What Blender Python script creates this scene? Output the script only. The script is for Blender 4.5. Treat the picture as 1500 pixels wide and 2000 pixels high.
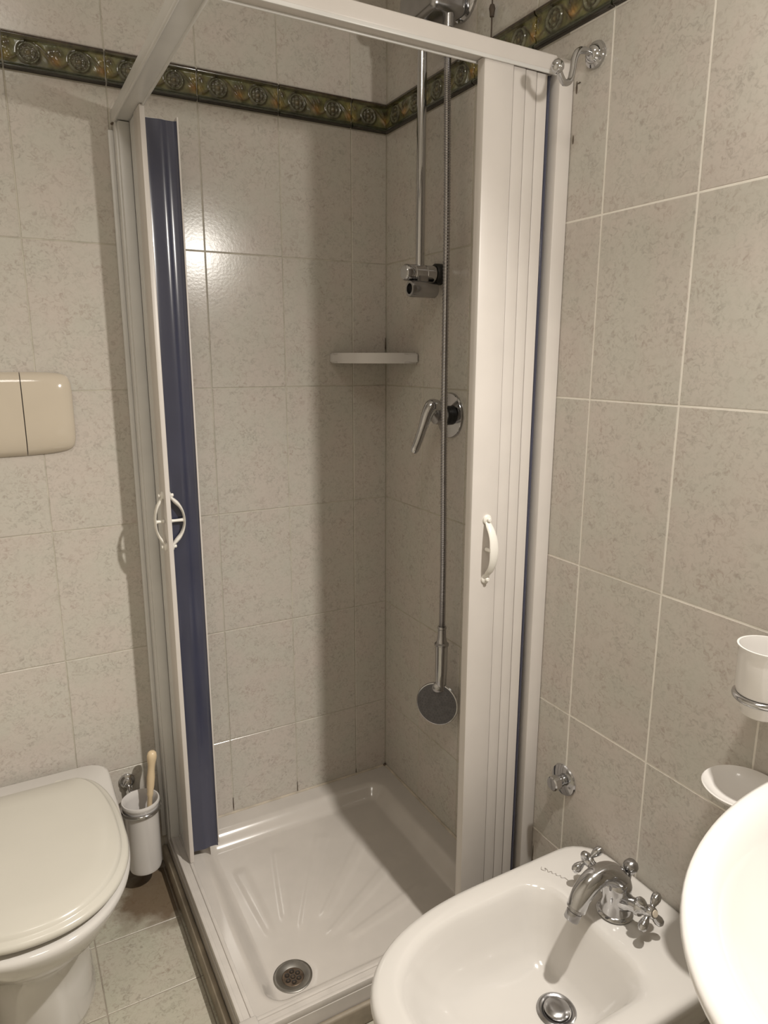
import bpy, bmesh, math, random
from mathutils import Vector, Matrix
random.seed(7)
for o in list(bpy.data.objects): bpy.data.objects.remove(o)
S = bpy.context.scene
COL = S.collection
PI = math.pi

# ------------------------------------------------------------------ camera
yaw, pit, rol = math.radians(28.9341), math.radians(-12.5449), math.radians(0.0807)
fw = Vector((math.sin(yaw)*math.cos(pit), math.cos(yaw)*math.cos(pit), math.sin(pit)))
sd = Vector((math.cos(yaw), -math.sin(yaw), 0)); up = sd.cross(fw)
s2 = math.cos(rol)*sd + math.sin(rol)*up; u2 = -math.sin(rol)*sd + math.cos(rol)*up
cd = bpy.data.cameras.new('camera'); cam = bpy.data.objects.new('camera', cd); COL.objects.link(cam)
cd.sensor_fit = 'AUTO'; cd.sensor_width = 36; cd.lens = 1359.9/2000*36; cd.clip_start = .02
M = Matrix((s2, u2, -fw)).transposed().to_4x4(); M.translation = Vector((-.9923, -1.7832, 1.3797))
cam.matrix_world = M
S.camera = cam
# ------------------------------------------------------------------ light
w = bpy.data.worlds.new('world'); S.world = w; w.use_nodes = True
w.node_tree.nodes['Background'].inputs[0].default_value = (1, .93, .84, 1)
w.node_tree.nodes['Background'].inputs[1].default_value = 0.02
ld = bpy.data.lights.new('mirror_lamp', 'POINT'); lo = bpy.data.objects.new('mirror_lamp', ld); COL.objects.link(lo)
lo.location = (-.17, -1.35, 1.82); ld.energy = 72; ld.color = (1, .945, .865); ld.shadow_soft_size = .021
lo.rotation_euler = Vector((-.56, .23, -.80)).to_track_quat('-Z', 'Y').to_euler()
# goniometric lobe added to even out the brightness: strongest along the lamp's axis
ld.use_nodes = True; lt = ld.node_tree; le = lt.nodes['Emission']
ltc = lt.nodes.new('ShaderNodeTexCoord'); ldt = lt.nodes.new('ShaderNodeVectorMath'); ldt.operation = 'DOT_PRODUCT'; ldt.inputs[1].default_value = (0, 0, -1)
lmx = lt.nodes.new('ShaderNodeMath'); lmx.operation = 'MAXIMUM'; lmx.inputs[1].default_value = .38
lpw = lt.nodes.new('ShaderNodeMath'); lpw.operation = 'POWER'; lpw.inputs[1].default_value = 2.0
lfo = lt.nodes.new('ShaderNodeLightFalloff'); lml = lt.nodes.new('ShaderNodeMath'); lml.operation = 'MULTIPLY'
lfo.inputs['Strength'].default_value = 1.0
lt.links.new(ltc.outputs['Normal'], ldt.inputs[0]); lt.links.new(ldt.outputs['Value'], lmx.inputs[0]); lt.links.new(lmx.outputs[0], lpw.inputs[0])
lt.links.new(lpw.outputs[0], lml.inputs[0]); lt.links.new(lfo.outputs['Linear'], lml.inputs[1]); lt.links.new(lml.outputs[0], le.inputs['Strength'])
# added fill light under the ceiling, dimmer and wide, to lift the shadows
l2 = bpy.data.lights.new('ceiling_fill', 'AREA'); l2o = bpy.data.objects.new('ceiling_fill', l2); COL.objects.link(l2o)
l2.shape = 'DISK'; l2.size = .45; l2.energy = 6.5; l2.color = (1, .945, .865); l2o.location = (-1.0, -1.5, 2.58)
vs = S.view_settings
S.display_settings.display_device = 'sRGB'
vs.view_transform = 'Standard'; vs.look = 'None'; vs.gamma = 1; vs.use_curve_mapping = False
vs.exposure = 0.0

# ------------------------------------------------------------------ materials
def mat(name, col, rough=.4, metal=0, spec=.5, coat=0):
    m = bpy.data.materials.new(name); m.use_nodes = True
    b = m.node_tree.nodes['Principled BSDF']
    b.inputs['Base Color'].default_value = (*col, 1); b.inputs['Roughness'].default_value = rough
    b.inputs['Metallic'].default_value = metal; b.inputs['Specular IOR Level'].default_value = spec
    b.inputs['Coat Weight'].default_value = coat; b.inputs['Coat Roughness'].default_value = .05
    return m
class NT:
    def __init__(s, m): s.t = m.node_tree; s.b = s.t.nodes['Principled BSDF']
    def n(s, typ, **kw):
        x = s.t.nodes.new(typ)
        for k, v in kw.items():
            if k.startswith('_'): setattr(x, k[1:], v)
            else: x.inputs[k.replace('__', ' ')].default_value = v
        return x
    def l(s, a, ao, b, bi): s.t.links.new(a.outputs[ao], b.inputs[bi])
def ramp(nt, pts, interp='LINEAR'):
    r = nt.n('ShaderNodeValToRGB'); cr = r.color_ramp; cr.interpolation = interp
    while len(cr.elements) < len(pts): cr.elements.new(.5)
    for e, (p, c) in zip(cr.elements, pts):
        e.position = p; e.color = (*c, 1) if len(c) == 3 else c
    return r
def grain(m, scale=30, amt=.06, bump=0, bscale=200):
    """slight tone variation and relief so no surface is perfectly flat"""
    nt = NT(m); tc = nt.n('ShaderNodeTexCoord'); no = nt.n('ShaderNodeTexNoise', Scale=scale, Detail=4)
    nt.l(tc, 'Object', no, 'Vector')
    c = nt.b.inputs['Base Color'].default_value[:3]
    r = ramp(nt, [(.3, tuple(x*(1-amt) for x in c)), (.7, tuple(min(1, x*(1+amt*.5)) for x in c))])
    nt.l(no, 'Fac', r, 'Fac'); nt.l(r, 'Color', nt.b, 'Base Color')
    if bump:
        n2 = nt.n('ShaderNodeTexNoise', Scale=bscale, Detail=2); nt.l(tc, 'Object', n2, 'Vector')
        bp = nt.n('ShaderNodeBump', Strength=bump, Distance=.001); nt.l(n2, 'Fac', bp, 'Height'); nt.l(bp, 'Normal', nt.b, 'Normal')
    return m

def tile_mat(name, base, pink, dark, rough, sq=1.0, stain=False):
    m = mat(name, base, rough, 0, .5); nt = NT(m)
    tc = nt.n('ShaderNodeTexCoord'); oi = nt.n('ShaderNodeObjectInfo')
    mu = nt.n('ShaderNodeVectorMath', _operation='SCALE'); mu.inputs['Scale'].default_value = 37.0
    cb = nt.n('ShaderNodeCombineXYZ'); nt.l(oi, 'Random', cb, 'X'); nt.l(oi, 'Random', cb, 'Y'); nt.l(oi, 'Random', cb, 'Z')
    nt.l(cb, 'Vector', mu, 'Vector')
    ad = nt.n('ShaderNodeVectorMath', _operation='ADD'); nt.l(tc, 'Object', ad, 0); nt.l(mu, 'Vector', ad, 1)
    a = nt.n('ShaderNodeTexNoise', Scale=9, Detail=3, Roughness=.6); nt.l(ad, 'Vector', a, 'Vector')
    r1 = ramp(nt, [(.36, base), (.66, pink)]); nt.l(a, 'Fac', r1, 'Fac')
    # cloudy mid tone
    c = nt.n('ShaderNodeTexNoise', Scale=55, Detail=5, Roughness=.65, Distortion=.6); nt.l(ad, 'Vector', c, 'Vector')
    r2 = ramp(nt, [(.36, (.92, .92, .92)), (.62, (1.02, 1.02, 1.02))]); nt.l(c, 'Fac', r2, 'Fac')
    m1 = nt.n('ShaderNodeMix', _data_type='RGBA', _blend_type='MULTIPLY'); m1.inputs[0].default_value = .35
    nt.t.links.new(r1.outputs['Color'], m1.inputs[6]); nt.t.links.new(r2.outputs['Color'], m1.inputs[7])
    # short soft strokes in loose clusters
    d = nt.n('ShaderNodeTexNoise', Scale=105, Detail=3, Roughness=.6, Distortion=1.1); nt.l(ad, 'Vector', d, 'Vector')
    r3 = ramp(nt, [(.47, (0, 0, 0)), (.70, (1, 1, 1))]); nt.l(d, 'Fac', r3, 'Fac')
    e = nt.n('ShaderNodeTexNoise', Scale=24, Detail=2, Roughness=.5); nt.l(ad, 'Vector', e, 'Vector')
    r4 = ramp(nt, [(.34, (.25, .25, .25)), (.60, (1, 1, 1))]); nt.l(e, 'Fac', r4, 'Fac')
    mm = nt.n('ShaderNodeMath', _operation='MULTIPLY'); nt.l(r3, 'Color', mm, 0); nt.l(r4, 'Color', mm, 1)
    ms = nt.n('ShaderNodeMath', _operation='MULTIPLY'); nt.l(mm, 'Value', ms, 0); ms.inputs[1].default_value = .43*sq
    tn = nt.n('ShaderNodeTexNoise', Scale=14, Detail=1); nt.l(ad, 'Vector', tn, 'Vector')
    rt = ramp(nt, [(.42, dark), (.60, (dark[0]*1.25, dark[1]*.98, dark[2]*.95))]); nt.l(tn, 'Fac', rt, 'Fac')
    m2 = nt.n('ShaderNodeMix', _data_type='RGBA'); nt.l(ms, 'Value', m2, 0)
    nt.t.links.new(m1.outputs[2], m2.inputs[6]); nt.t.links.new(rt.outputs['Color'], m2.inputs[7])
    out = m2
    if stain:   # brown damp stain on the floor in the corner by the tray
        gp = nt.n('ShaderNodeNewGeometry'); sc = nt.n('ShaderNodeVectorMath', _operation='DISTANCE'); sc.inputs[1].default_value = (-.745, -.115, 0)
        nz = nt.n('ShaderNodeTexNoise', Scale=18, Detail=4); nt.l(gp, 'Position', nz, 'Vector')
        nt.l(gp, 'Position', sc, 0)
        sx = nt.n('ShaderNodeMath', _operation='MULTIPLY_ADD'); nt.l(nz, 'Fac', sx, 0); sx.inputs[1].default_value = -.12; nt.l(sc, 'Value', sx, 2)
        rs = ramp(nt, [(.02, (.85, .85, .85)), (.085, (0, 0, 0))]); nt.l(sx, 'Value', rs, 'Fac')
        m3 = nt.n('ShaderNodeMix', _data_type='RGBA'); nt.l(rs, 'Color', m3, 0)
        nt.t.links.new(m2.outputs[2], m3.inputs[6]); m3.inputs[7].default_value = (.10, .06, .03, 1); out = m3
    nt.t.links.new(out.outputs[2], nt.b.inputs['Base Color'])
    bn = nt.n('ShaderNodeTexNoise', Scale=160, Detail=3); nt.l(ad, 'Vector', bn, 'Vector')
    bp = nt.n('ShaderNodeBump', Strength=.11, Distance=.0012); nt.l(bn, 'Fac', bp, 'Height'); nt.l(bp, 'Normal', nt.b, 'Normal')
    return m
M_TILE = tile_mat('wall_tile_glaze', (.500, .477, .424), (.520, .470, .425), (.20, .17, .145), .215)
M_FLOOR = tile_mat('floor_tile_glaze', (.40, .385, .31), (.42, .385, .32), (.14, .12, .09), .36, 1.25, True)
M_GROUT = grain(mat('grout', (.47, .44, .37), .8), 25, .25)
M_GROUT_R = mat('pale_grout', (.78, .745, .68), .8)
_n = NT(M_GROUT_R); _g = _n.n('ShaderNodeNewGeometry'); _s = _n.n('ShaderNodeSeparateXYZ'); _n.l(_g, 'Position', _s, 'Vector')
_z = _n.n('ShaderNodeTexNoise', Scale=25, Detail=3); _n.l(_g, 'Position', _z, 'Vector')
_a = _n.n('ShaderNodeMath', _operation='GREATER_THAN'); _n.l(_s, 'Y', _a, 0); _a.inputs[1].default_value = -.69      # the joints inside the shower are old and dirty
_r1 = ramp(_n, [(.3, (.36, .33, .265)), (.7, (.46, .43, .36))]); _r2 = ramp(_n, [(.3, (.68, .64, .57)), (.7, (.80, .765, .70))]); _n.l(_z, 'Fac', _r1, 'Fac'); _n.l(_z, 'Fac', _r2, 'Fac')
_m = _n.n('ShaderNodeMix', _data_type='RGBA'); _n.l(_a, 'Value', _m, 0); _n.t.links.new(_r2.outputs['Color'], _m.inputs[6]); _n.t.links.new(_r1.outputs['Color'], _m.inputs[7]); _n.t.links.new(_m.outputs[2], _n.b.inputs['Base Color'])
M_GROUT_F = grain(mat('floor_grout', (.27, .235, .19), .8), 25, .3)
M_PLASTER = grain(mat('painted_plaster', (.62, .58, .51), .8), 6, .05)
M_CEIL = grain(mat('white_plaster', (.78, .75, .70), .85), 6, .05)
M_CER = grain(mat('white_ceramic', (.60, .575, .545), .10, 0, .5, .3), 5, .03)
M_CERW = grain(mat('cool_white_ceramic', (.80, .775, .75), .12, 0, .5, .3), 5, .03)
M_CUP = grain(mat('white_glazed_pot', (.60, .575, .555), .15), 8, .03)
M_SEAT = grain(mat('white_seat_plastic', (.565, .54, .48), .22), 8, .02)
M_TRAY = grain(mat('tray_enamel', (.52, .483, .445), .16, 0, .5, .2), 12, .05)
M_PVC = grain(mat('white_pvc', (.64, .60, .565), .38), 14, .03)
M_PVC_G = grain(mat('grey_white_pvc', (.66, .65, .63), .36), 14, .05)
M_TRK = grain(mat('track_pvc', (.52, .485, .45), .35), 20, .08)
M_IVORY = grain(mat('ivory_plastic', (.54, .475, .385), .09), 8, .03)
M_HANDLE = grain(mat('white_handle_plastic', (.80, .775, .72), .3), 14, .02)
M_CHROME = grain(mat('chrome', (.55, .55, .56), .11, 1), 20, .05)
M_BRUSHED = grain(mat('dull_chrome', (.42, .415, .42), .24, 1), 40, .08)
M_STEEL = grain(mat('stainless_steel', (.34, .325, .30), .38, 1), 40, .15)
M_HOSE = grain(mat('hose_steel', (.46, .45, .46), .22, 1), 40, .1)
M_FACE = grain(mat('spray_plate_grey', (.115, .11, .115), .5), 80, .2)
M_NOZ = mat('nozzle_rubber', (.11, .11, .115), .6)
M_BLACK = grain(mat('black_rubber', (.012, .011, .010), .5), 20, .2)
M_HOLE = grain(mat('drain_dark', (.018, .013, .009), .6), 20, .2)
M_RUST = grain(mat('grate_steel', (.22, .17, .13), .4, 1), 60, .4)
M_WOOD = grain(mat('cream_brush_handle', (.66, .52, .34), .3), 20, .05)
M_SIL = grain(mat('silicone', (.50, .44, .36), .5), 25, .25)
M_MOULD = grain(mat('moulded_silicone', (.09, .065, .045), .6), 40, .6)
M_PLINTH = grain(mat('dingy_grout', (.29, .245, .185), .6), 14, .35)
M_CORD = grain(mat('dark_cord', (.07, .05, .035), .7), 60, .3)
M_MARK = mat('printed_grey', (.36, .33, .30), .3)
M_FILM = mat('navy_gloss_pvc', (.046, .050, .084), .22, 0, .7, .2); grain(M_FILM, 4, .2)

def border_mat():
    m = mat('glazed_border', (.1, .1, .05), .16, 0, .6, .4); nt = NT(m)
    at = nt.n('ShaderNodeAttribute', _attribute_name='Col')
    tc = nt.n('ShaderNodeTexCoord'); no = nt.n('ShaderNodeTexNoise', Scale=45, Detail=5, Roughness=.6); nt.l(tc, 'Object', no, 'Vector')
    r = ramp(nt, [(.35, (.55, .5, .45)), (.65, (1.25, 1.2, 1.1))]); nt.l(no, 'Fac', r, 'Fac')
    mx = nt.n('ShaderNodeMix', _data_type='RGBA', _blend_type='MULTIPLY'); mx.inputs[0].default_value = 1
    nt.t.links.new(at.outputs['Color'], mx.inputs[6]); nt.t.links.new(r.outputs['Color'], mx.inputs[7])
    nt.t.links.new(mx.outputs[2], nt.b.inputs['Base Color'])
    return m
M_BORDER = border_mat()

# ------------------------------------------------------------------ mesh helpers
def finish(bm, name, m, parent=None, smooth=True, sharp=40, mesh_only=False, normals=True):
    if normals: bmesh.ops.recalc_face_normals(bm, faces=bm.faces)
    me = bpy.data.meshes.new(name); bm.to_mesh(me); bm.free()
    me.materials.append(m)
    if smooth:
        for p in me.polygons: p.use_smooth = True
        me.set_sharp_from_angle(angle=math.radians(sharp))
    if mesh_only: return me
    return link(name, me, parent)
def link(name, me, parent=None):
    o = bpy.data.objects.new(name, me); COL.objects.link(o)
    if parent is not None:
        o.parent = parent
        if parent.parent is None: o.matrix_parent_inverse = Matrix.Translation(-parent.location)
    return o
def thing(name, label, cat, loc=(0, 0, 0), group=None):
    o = bpy.data.objects.new(name, None); COL.objects.link(o); o.location = loc; o.empty_display_size = .05
    o['label'] = label; o['category'] = cat
    if group: o['group'] = group
    return o
def tag(o, label, cat): o['label'] = label; o['category'] = cat; return o
def struct(o): o['kind'] = 'structure'; return o
def box(bm, lo, hi, bev=0, seg=2):
    r = bmesh.ops.create_cube(bm, size=1)['verts']
    for v in r:
        for i in range(3): v.co[i] = lo[i] + (v.co[i]+.5)*(hi[i]-lo[i])
    if bev:
        es = list({e for v in r for e in v.link_edges})
        bmesh.ops.bevel(bm, geom=es, offset=bev, segments=seg, affect='EDGES', profile=.5)
    return bm
def B(lo, hi, bev=0, seg=2): return box(bmesh.new(), lo, hi, bev, seg)
def smooth_path(pts, n=8):
    P = [Vector(p) for p in pts]; out = []
    for i in range(len(P)-1):
        a, b, c, d = P[max(i-1, 0)], P[i], P[i+1], P[min(i+2, len(P)-1)]
        for k in range(n):
            t = k/n
            out.append(.5*((2*b)+(c-a)*t+(2*a-5*b+4*c-d)*t*t+(3*b-a-3*c+d)*t**3))
    out.append(P[-1]); return out
def tube(bm, pts, rad, seg=14, caps=True, flat=None):
    """sweep a circle (or an ellipse when flat=(axis, factor)) along pts; rad is a number, a list or f(t)"""
    n = len(pts); rings = []
    T = [(pts[min(i+1, n-1)]-pts[max(i-1, 0)]).normalized() for i in range(n)]
    a = Vector((0, 0, 1)) if abs(T[0].z) < .9 else Vector((1, 0, 0))
    u = (a - T[0]*a.dot(T[0])).normalized()
    for i in range(n):
        u = (u - T[i]*u.dot(T[i])).normalized(); v = T[i].cross(u)
        r = rad(i/(n-1)) if callable(rad) else (rad[i] if isinstance(rad, (list, tuple)) else rad)
        ring = []
        for k in range(seg):
            d = u*math.cos(2*PI*k/seg)+v*math.sin(2*PI*k/seg)
            if flat: ax = Vector(flat[0]); d = d - ax*(d.dot(ax))*(1-flat[1])
            ring.append(bm.verts.new(pts[i]+d*r))
        rings.append(ring)
    for i in range(n-1):
        for k in range(seg):
            bm.faces.new((rings[i][k], rings[i][(k+1) % seg], rings[i+1][(k+1) % seg], rings[i+1][k]))
    if caps:
        bm.faces.new(rings[0][::-1]); bm.faces.new(rings[-1])
    return bm
def frame(origin, axis):
    return Matrix.Translation(Vector(origin)) @ Vector(axis).normalized().to_track_quat('Z', 'Y').to_matrix().to_4x4()
def lathe(bm, prof, origin=(0, 0, 0), axis=(0, 0, 1), seg=32, sx=1, sy=1):
    """prof: (r, h) from one end to the other; r=0 closes the end"""
    Mx = frame(origin, axis); rings = []
    for r, h in prof:
        if r < 1e-6: rings.append([bm.verts.new(Mx @ Vector((0, 0, h)))])
        else: rings.append([bm.verts.new(Mx @ Vector((sx*r*math.cos(2*PI*k/seg), sy*r*math.sin(2*PI*k/seg), h))) for k in range(seg)])
    for a, b in zip(rings, rings[1:]):
        for k in range(seg):
            k2 = (k+1) % seg
            if len(a) == 1 and len(b) == 1: continue
            if len(a) == 1: bm.faces.new((a[0], b[k2], b[k]))
            elif len(b) == 1: bm.faces.new((a[k], a[k2], b[0]))
            else: bm.faces.new((a[k], a[k2], b[k2], b[k]))
    return bm
def L(prof, origin=(0, 0, 0), axis=(0, 0, 1), seg=32): return lathe(bmesh.new(), prof, origin, axis, seg)
def prism(bm, poly, z0, z1):
    a = [bm.verts.new((x, y, z0)) for x, y in poly]; b = [bm.verts.new((x, y, z1)) for x, y in poly]; n = len(poly)
    for i in range(n): bm.faces.new((a[i], a[(i+1) % n], b[(i+1) % n], b[i]))
    bm.faces.new(a[::-1]); bm.faces.new(b); return bm
def dring(ub, uf, hw, rb, us, e=2.2, N=72, rbu=None):
    """D outline: straight back at u=ub with corner radius rb, sides at +-hw, superelliptic front to u=uf"""
    P = [(ub, 0.0)]
    for k in range(11):
        a = PI/2*k/10; ru = rbu or rb; P.append((ub+ru-ru*math.cos(a), hw-rb+rb*math.sin(a)))
    for k in range(0, 61):
        a = PI/2*k/60; P.append((us+(uf-us)*math.sin(a)**(2/e), hw*max(0, math.cos(a))**(2/e)))
    P = P + [(u, -v) for u, v in P[-2:0:-1]]
    P.append(P[0]); Ls = [0]
    for a, b in zip(P, P[1:]): Ls.append(Ls[-1]+math.hypot(b[0]-a[0], b[1]-a[1]))
    out = []; j = 0
    for k in range(N):
        t = Ls[-1]*k/N
        while Ls[j+1] < t: j += 1
        f = (t-Ls[j])/max(1e-9, Ls[j+1]-Ls[j]); out.append((P[j][0]+f*(P[j+1][0]-P[j][0]), P[j][1]+f*(P[j+1][1]-P[j][1])))
    return out
def loft(bm, rings, close0=True, close1=True):
    R = [[bm.verts.new(p) for p in r] for r in rings]; n = len(R[0])
    for a, b in zip(R, R[1:]):
        for k in range(n): bm.faces.new((a[k], a[(k+1) % n], b[(k+1) % n], b[k]))
    if close0: bm.faces.new(R[0][::-1])
    if close1: bm.faces.new(R[-1])
    return bm

# ------------------------------------------------------------------ setting
ZB, HB = 1.96, .073         # bottom of the relief border, its height
TW, TH = .2, .3292; GAP = .0022
H = 2.62; X0, Y0 = -1.75, -2.5
tile_cache = {}
def tile_mesh(wd, ht, m, thick=.007, key=''):
    k = (round(wd, 4), round(ht, 4), key)
    if k not in tile_cache:
        bm = bmesh.new(); b = .0010
        a = [bm.verts.new((x*wd/2, y*ht/2, -thick)) for x, y in ((-1, -1), (1, -1), (1, 1), (-1, 1))]
        c = [bm.verts.new((x*wd/2, y*ht/2, -b)) for x, y in ((-1, -1), (1, -1), (1, 1), (-1, 1))]
        d = [bm.verts.new((x*(wd/2-b*1.2), y*(ht/2-b*1.2), 0)) for x, y in ((-1, -1), (1, -1), (1, 1), (-1, 1))]
        for i in range(4):
            j = (i+1) % 4; bm.faces.new((a[i], a[j], c[j], c[i])); bm.faces.new((c[i], c[j], d[j], d[i]))
        bm.faces.new(d)
        tile_cache[k] = finish(bm, 'tile', m, smooth=False, mesh_only=True, normals=False)
    return tile_cache[k]
def put(name, me, parent, Mx):
    o = bpy.data.objects.new(name, me); COL.objects.link(o); o.parent = parent; o.matrix_basis = Mx; return o
# local tile axes -> wall: x right, y up, z out of the wall
R_BACK = Matrix(((1, 0, 0), (0, 0, -1), (0, 1, 0))).to_4x4()      # out = -y
R_RIGHT = Matrix(((0, 0, -1), (-1, 0, 0), (0, 1, 0))).to_4x4()    # right = -y, out = -x
wall_back = struct(finish(B((X0, .0012, 0), (.12, .12, H)), 'wall_back', M_GROUT, smooth=False))
wall_right = struct(finish(B((.0006, Y0, 0), (.12, .0012, H)), 'wall_right', M_GROUT_R, smooth=False))
struct(finish(B((X0-.1, Y0-.1, 0), (X0, .12, H)), 'wall_left', M_PLASTER, smooth=False))
struct(finish(B((X0, Y0-.1, 0), (.12, Y0, H)), 'wall_front', M_PLASTER, smooth=False))
struct(finish(B((X0-.1, Y0-.1, H), (.12, .12, H+.1)), 'ceiling', M_CEIL, smooth=False))
floor = struct(finish(B((X0-.1, Y0-.1, -.1), (.12, .12, -.0012)), 'floor', M_GROUT_F, smooth=False))

def border_mesh(u0, u1):
    """relief listel 200 x 73 mm: mouldings, two rosettes and leaf scrolls"""
    k = ('b', round(u0, 4), round(u1, 4))
    if k in tile_cache: return tile_cache[k]
    bm = bmesh.new(); cl = bm.loops.layers.color.new('Col')
    nu, nv = max(8, int(100*(u1-u0)/.2)), 40; V = []; C = []
    def sm(a, b, x): t = min(1, max(0, (x-a)/(b-a))); return t*t*(3-2*t)
    def hc(u, v):
        h = 0; c = Vector((.100, .118, .052))                          # olive ground
        g = .5+.5*math.sin(u*60+v*90)*math.cos(u*31-v*70+1)
        c = c.lerp(Vector((.21, .175, .055)), .6*g)
        for cx in (.05, .148):
            du, dv = u-cx, (v-.0375)*1.05; r = math.hypot(du, dv); th = math.atan2(dv, du)
            if r < .029:
                ring = math.exp(-((r-.0195)/.0021)**2); r2 = math.exp(-((r-.0105)/.0022)**2)*(.6+.4*math.cos(4*th)); kn = math.exp(-(r/.004)**2)
                h += .0035*ring+.0028*r2+.003*kn+.001*math.cos(8*th)*math.exp(-((r-.014)/.003)**2)
                dk = sm(.029, .022, r); c = c.lerp(Vector((.050, .040, .024)), .85*dk)
                c = c.lerp(Vector((.150, .165, .110)), .8*max(ring, r2)); c = c.lerp(Vector((.30, .26, .14)), .5*kn)
            # scroll stem swirling off the rosette
            q = v-(.038+.017*math.sin((u-cx)*62+.9)); st = math.exp(-(q/.0035)**2)*sm(.021, .028, r)*sm(.06, .045, abs(du))
            h += .003*st; c = c.lerp(Vector((.045, .022, .010)), .7*st)
        for (lx, ly, rr, am) in ((.100, .031, .011, 1), (.094, .047, .008, 0), (.108, .050, .008, 0), (.006, .030, .010, .25), (.194, .046, .009, .2), (.192, .028, .010, .6), (.010, .050, .008, 0)):
            r = math.hypot(u-lx, (v-ly)*1.1)
            b = math.exp(-(r/rr)**2); h += .0032*b*(.7+.3*math.cos(900*(u-lx)+500*(v-ly)))
            c = c.lerp(Vector((.34, .18, .04)) if am > .5 else (Vector((.32, .25, .06)) if am > 0 else Vector((.05, .028, .014))), .8*b)
        # mouldings
        if v > .060:
            t = (v-.060)/.013; h = .0015+.0045*math.sin(PI*min(1, max(0, t)))**.6; c = Vector((.055, .050, .020)).lerp(Vector((.030, .014, .008)), sm(.3, .6, t))
        if v < .0125:
            t = v/.0125; h = .001+.0055*math.sin(PI*t)**.7; c = Vector((.028, .036, .022)).lerp(Vector((.016, .011, .006)), sm(.55, .3, t))
        elif v < .016: c = Vector((.05, .058, .026)); h *= .3
        return h, c
    for j in range(nv+1):
        row = []
        for i in range(nu+1):
            u = u0+(u1-u0)*i/nu; v = .0008+(HB-.0016)*j/nv; h, c = hc(u, v)
            e = .0016
            uu = min(max(u, u0+GAP/2), u1-GAP/2)
            edge = i in (0, nu) or j in (0, nv)
            vt = bm.verts.new((uu-(u0+u1)/2, v-HB/2, -.006 if edge else .0025+h*1.15)); row.append(vt); C.append(0)
            vt_c = c; V.append((vt, c))
        
    cm = {vt: c for vt, c in V}; vs_ = [v for v, _ in V]
    for j in range(nv):
        for i in range(nu):
            a = j*(nu+1)+i; f = bm.faces.new((vs_[a], vs_[a+1], vs_[a+nu+2], vs_[a+nu+1]))
            for lp in f.loops: c = cm[lp.vert]; lp[cl] = (max(0, c.x)**.4545, max(0, c.y)**.4545, max(0, c.z)**.4545, 1)
    tile_cache[k] = finish(bm, 'border_tile', M_BORDER, smooth=True, sharp=75, mesh_only=True, normals=False)
    return tile_cache[k]

rows = []                                                          # (z bottom, z top)
for k in range(6):
    t = ZB-TH*k; rows.append((max(0, t-TH), t))
rows += [(ZB+HB, ZB+HB+TH), (ZB+HB+TH, H)]
def clad(parent, Rm, first, ncol, along):
    edges = [0, first]+[first+TW*(i+1) for i in range(ncol)]
    for i, (a, b) in enumerate(zip(edges, edges[1:])):
        for (z0, z1) in rows:
            me = tile_mesh(b-a-GAP, z1-z0-GAP, M_TILE)
            j = random.uniform(-.0003, .0002)
            put('tile', me, parent, Matrix.Translation(along((a+b)/2, (z0+z1)/2, j)) @ Rm)
        if along is AB: u0, u1 = (0, TW) if i else (0, first)
        else: u0, u1 = 0, (TW if i else first)
        put('border_tile', border_mesh(u0, u1), parent, Matrix.Translation(along((a+b)/2, ZB+HB/2, 0)) @ Rm)
def AB(s, z, j): return Vector((-s, 0-j, z))
def AR(s, z, j): return Vector((0-j, -s, z))
clad(wall_back, R_BACK, .1065, 7, AB)
clad(wall_right, R_RIGHT, .1987, 9, AR)
nx = 0
for i in range(8):
    for j in range(12):
        cx, cy = -.918+TW/2+TW*(i-4), -.225-TW/2-TW*(j-1)
        a, b = max(cx-TW/2, X0), min(cx+TW/2, 0); c, d = max(cy-TW/2, Y0), min(cy+TW/2, 0)
        if b-a < .01 or d-c < .01: continue
        me = tile_mesh(b-a-GAP, d-c-GAP, M_FLOOR, .006, 'f')
        put('tile', me, floor, Matrix.Translation(((a+b)/2, (c+d)/2, random.uniform(-.0003, .0002))))

# mould in a few joints, as seen in the shower
for (x, y, z, dx, dy, dz) in ((-.3065, .0003, .098, .0011, .0009, .020), (-.5065, .0003, .108, .0013, .0009, .022), (-.1065, .0003, .090, .0010, .0009, .010), (-.0035, -.0015, 1.414, .0016, .0012, .020), (-.004, -.004, .085, .006, .005, .004)):
    bm = bmesh.new(); bmesh.ops.create_icosphere(bm, subdivisions=2, radius=1)
    for v in bm.verts: v.co = Vector((x+v.co.x*dx*(1+.3*math.sin(9*v.co.z)), y+v.co.y*dy, z+v.co.z*dz))
    finish(bm, 'mould_stain', M_MOULD, wall_back)
for (y, z, dy, dz) in ((-.716, 1.862, .0022, .011), (-.722, 1.868, .004, .0015), (-.714, 1.775, .0016, .008), (-.711, .24, .0016, .03)):
    bm = bmesh.new(); bmesh.ops.create_icosphere(bm, subdivisions=2, radius=1)
    for v in bm.verts: v.co = Vector((-.0002+v.co.x*.0008, y+v.co.y*dy*(1+.4*math.sin(7*v.co.z)), z+v.co.z*dz))
    finish(bm, 'mould_stain', M_MOULD, wall_right)
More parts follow.
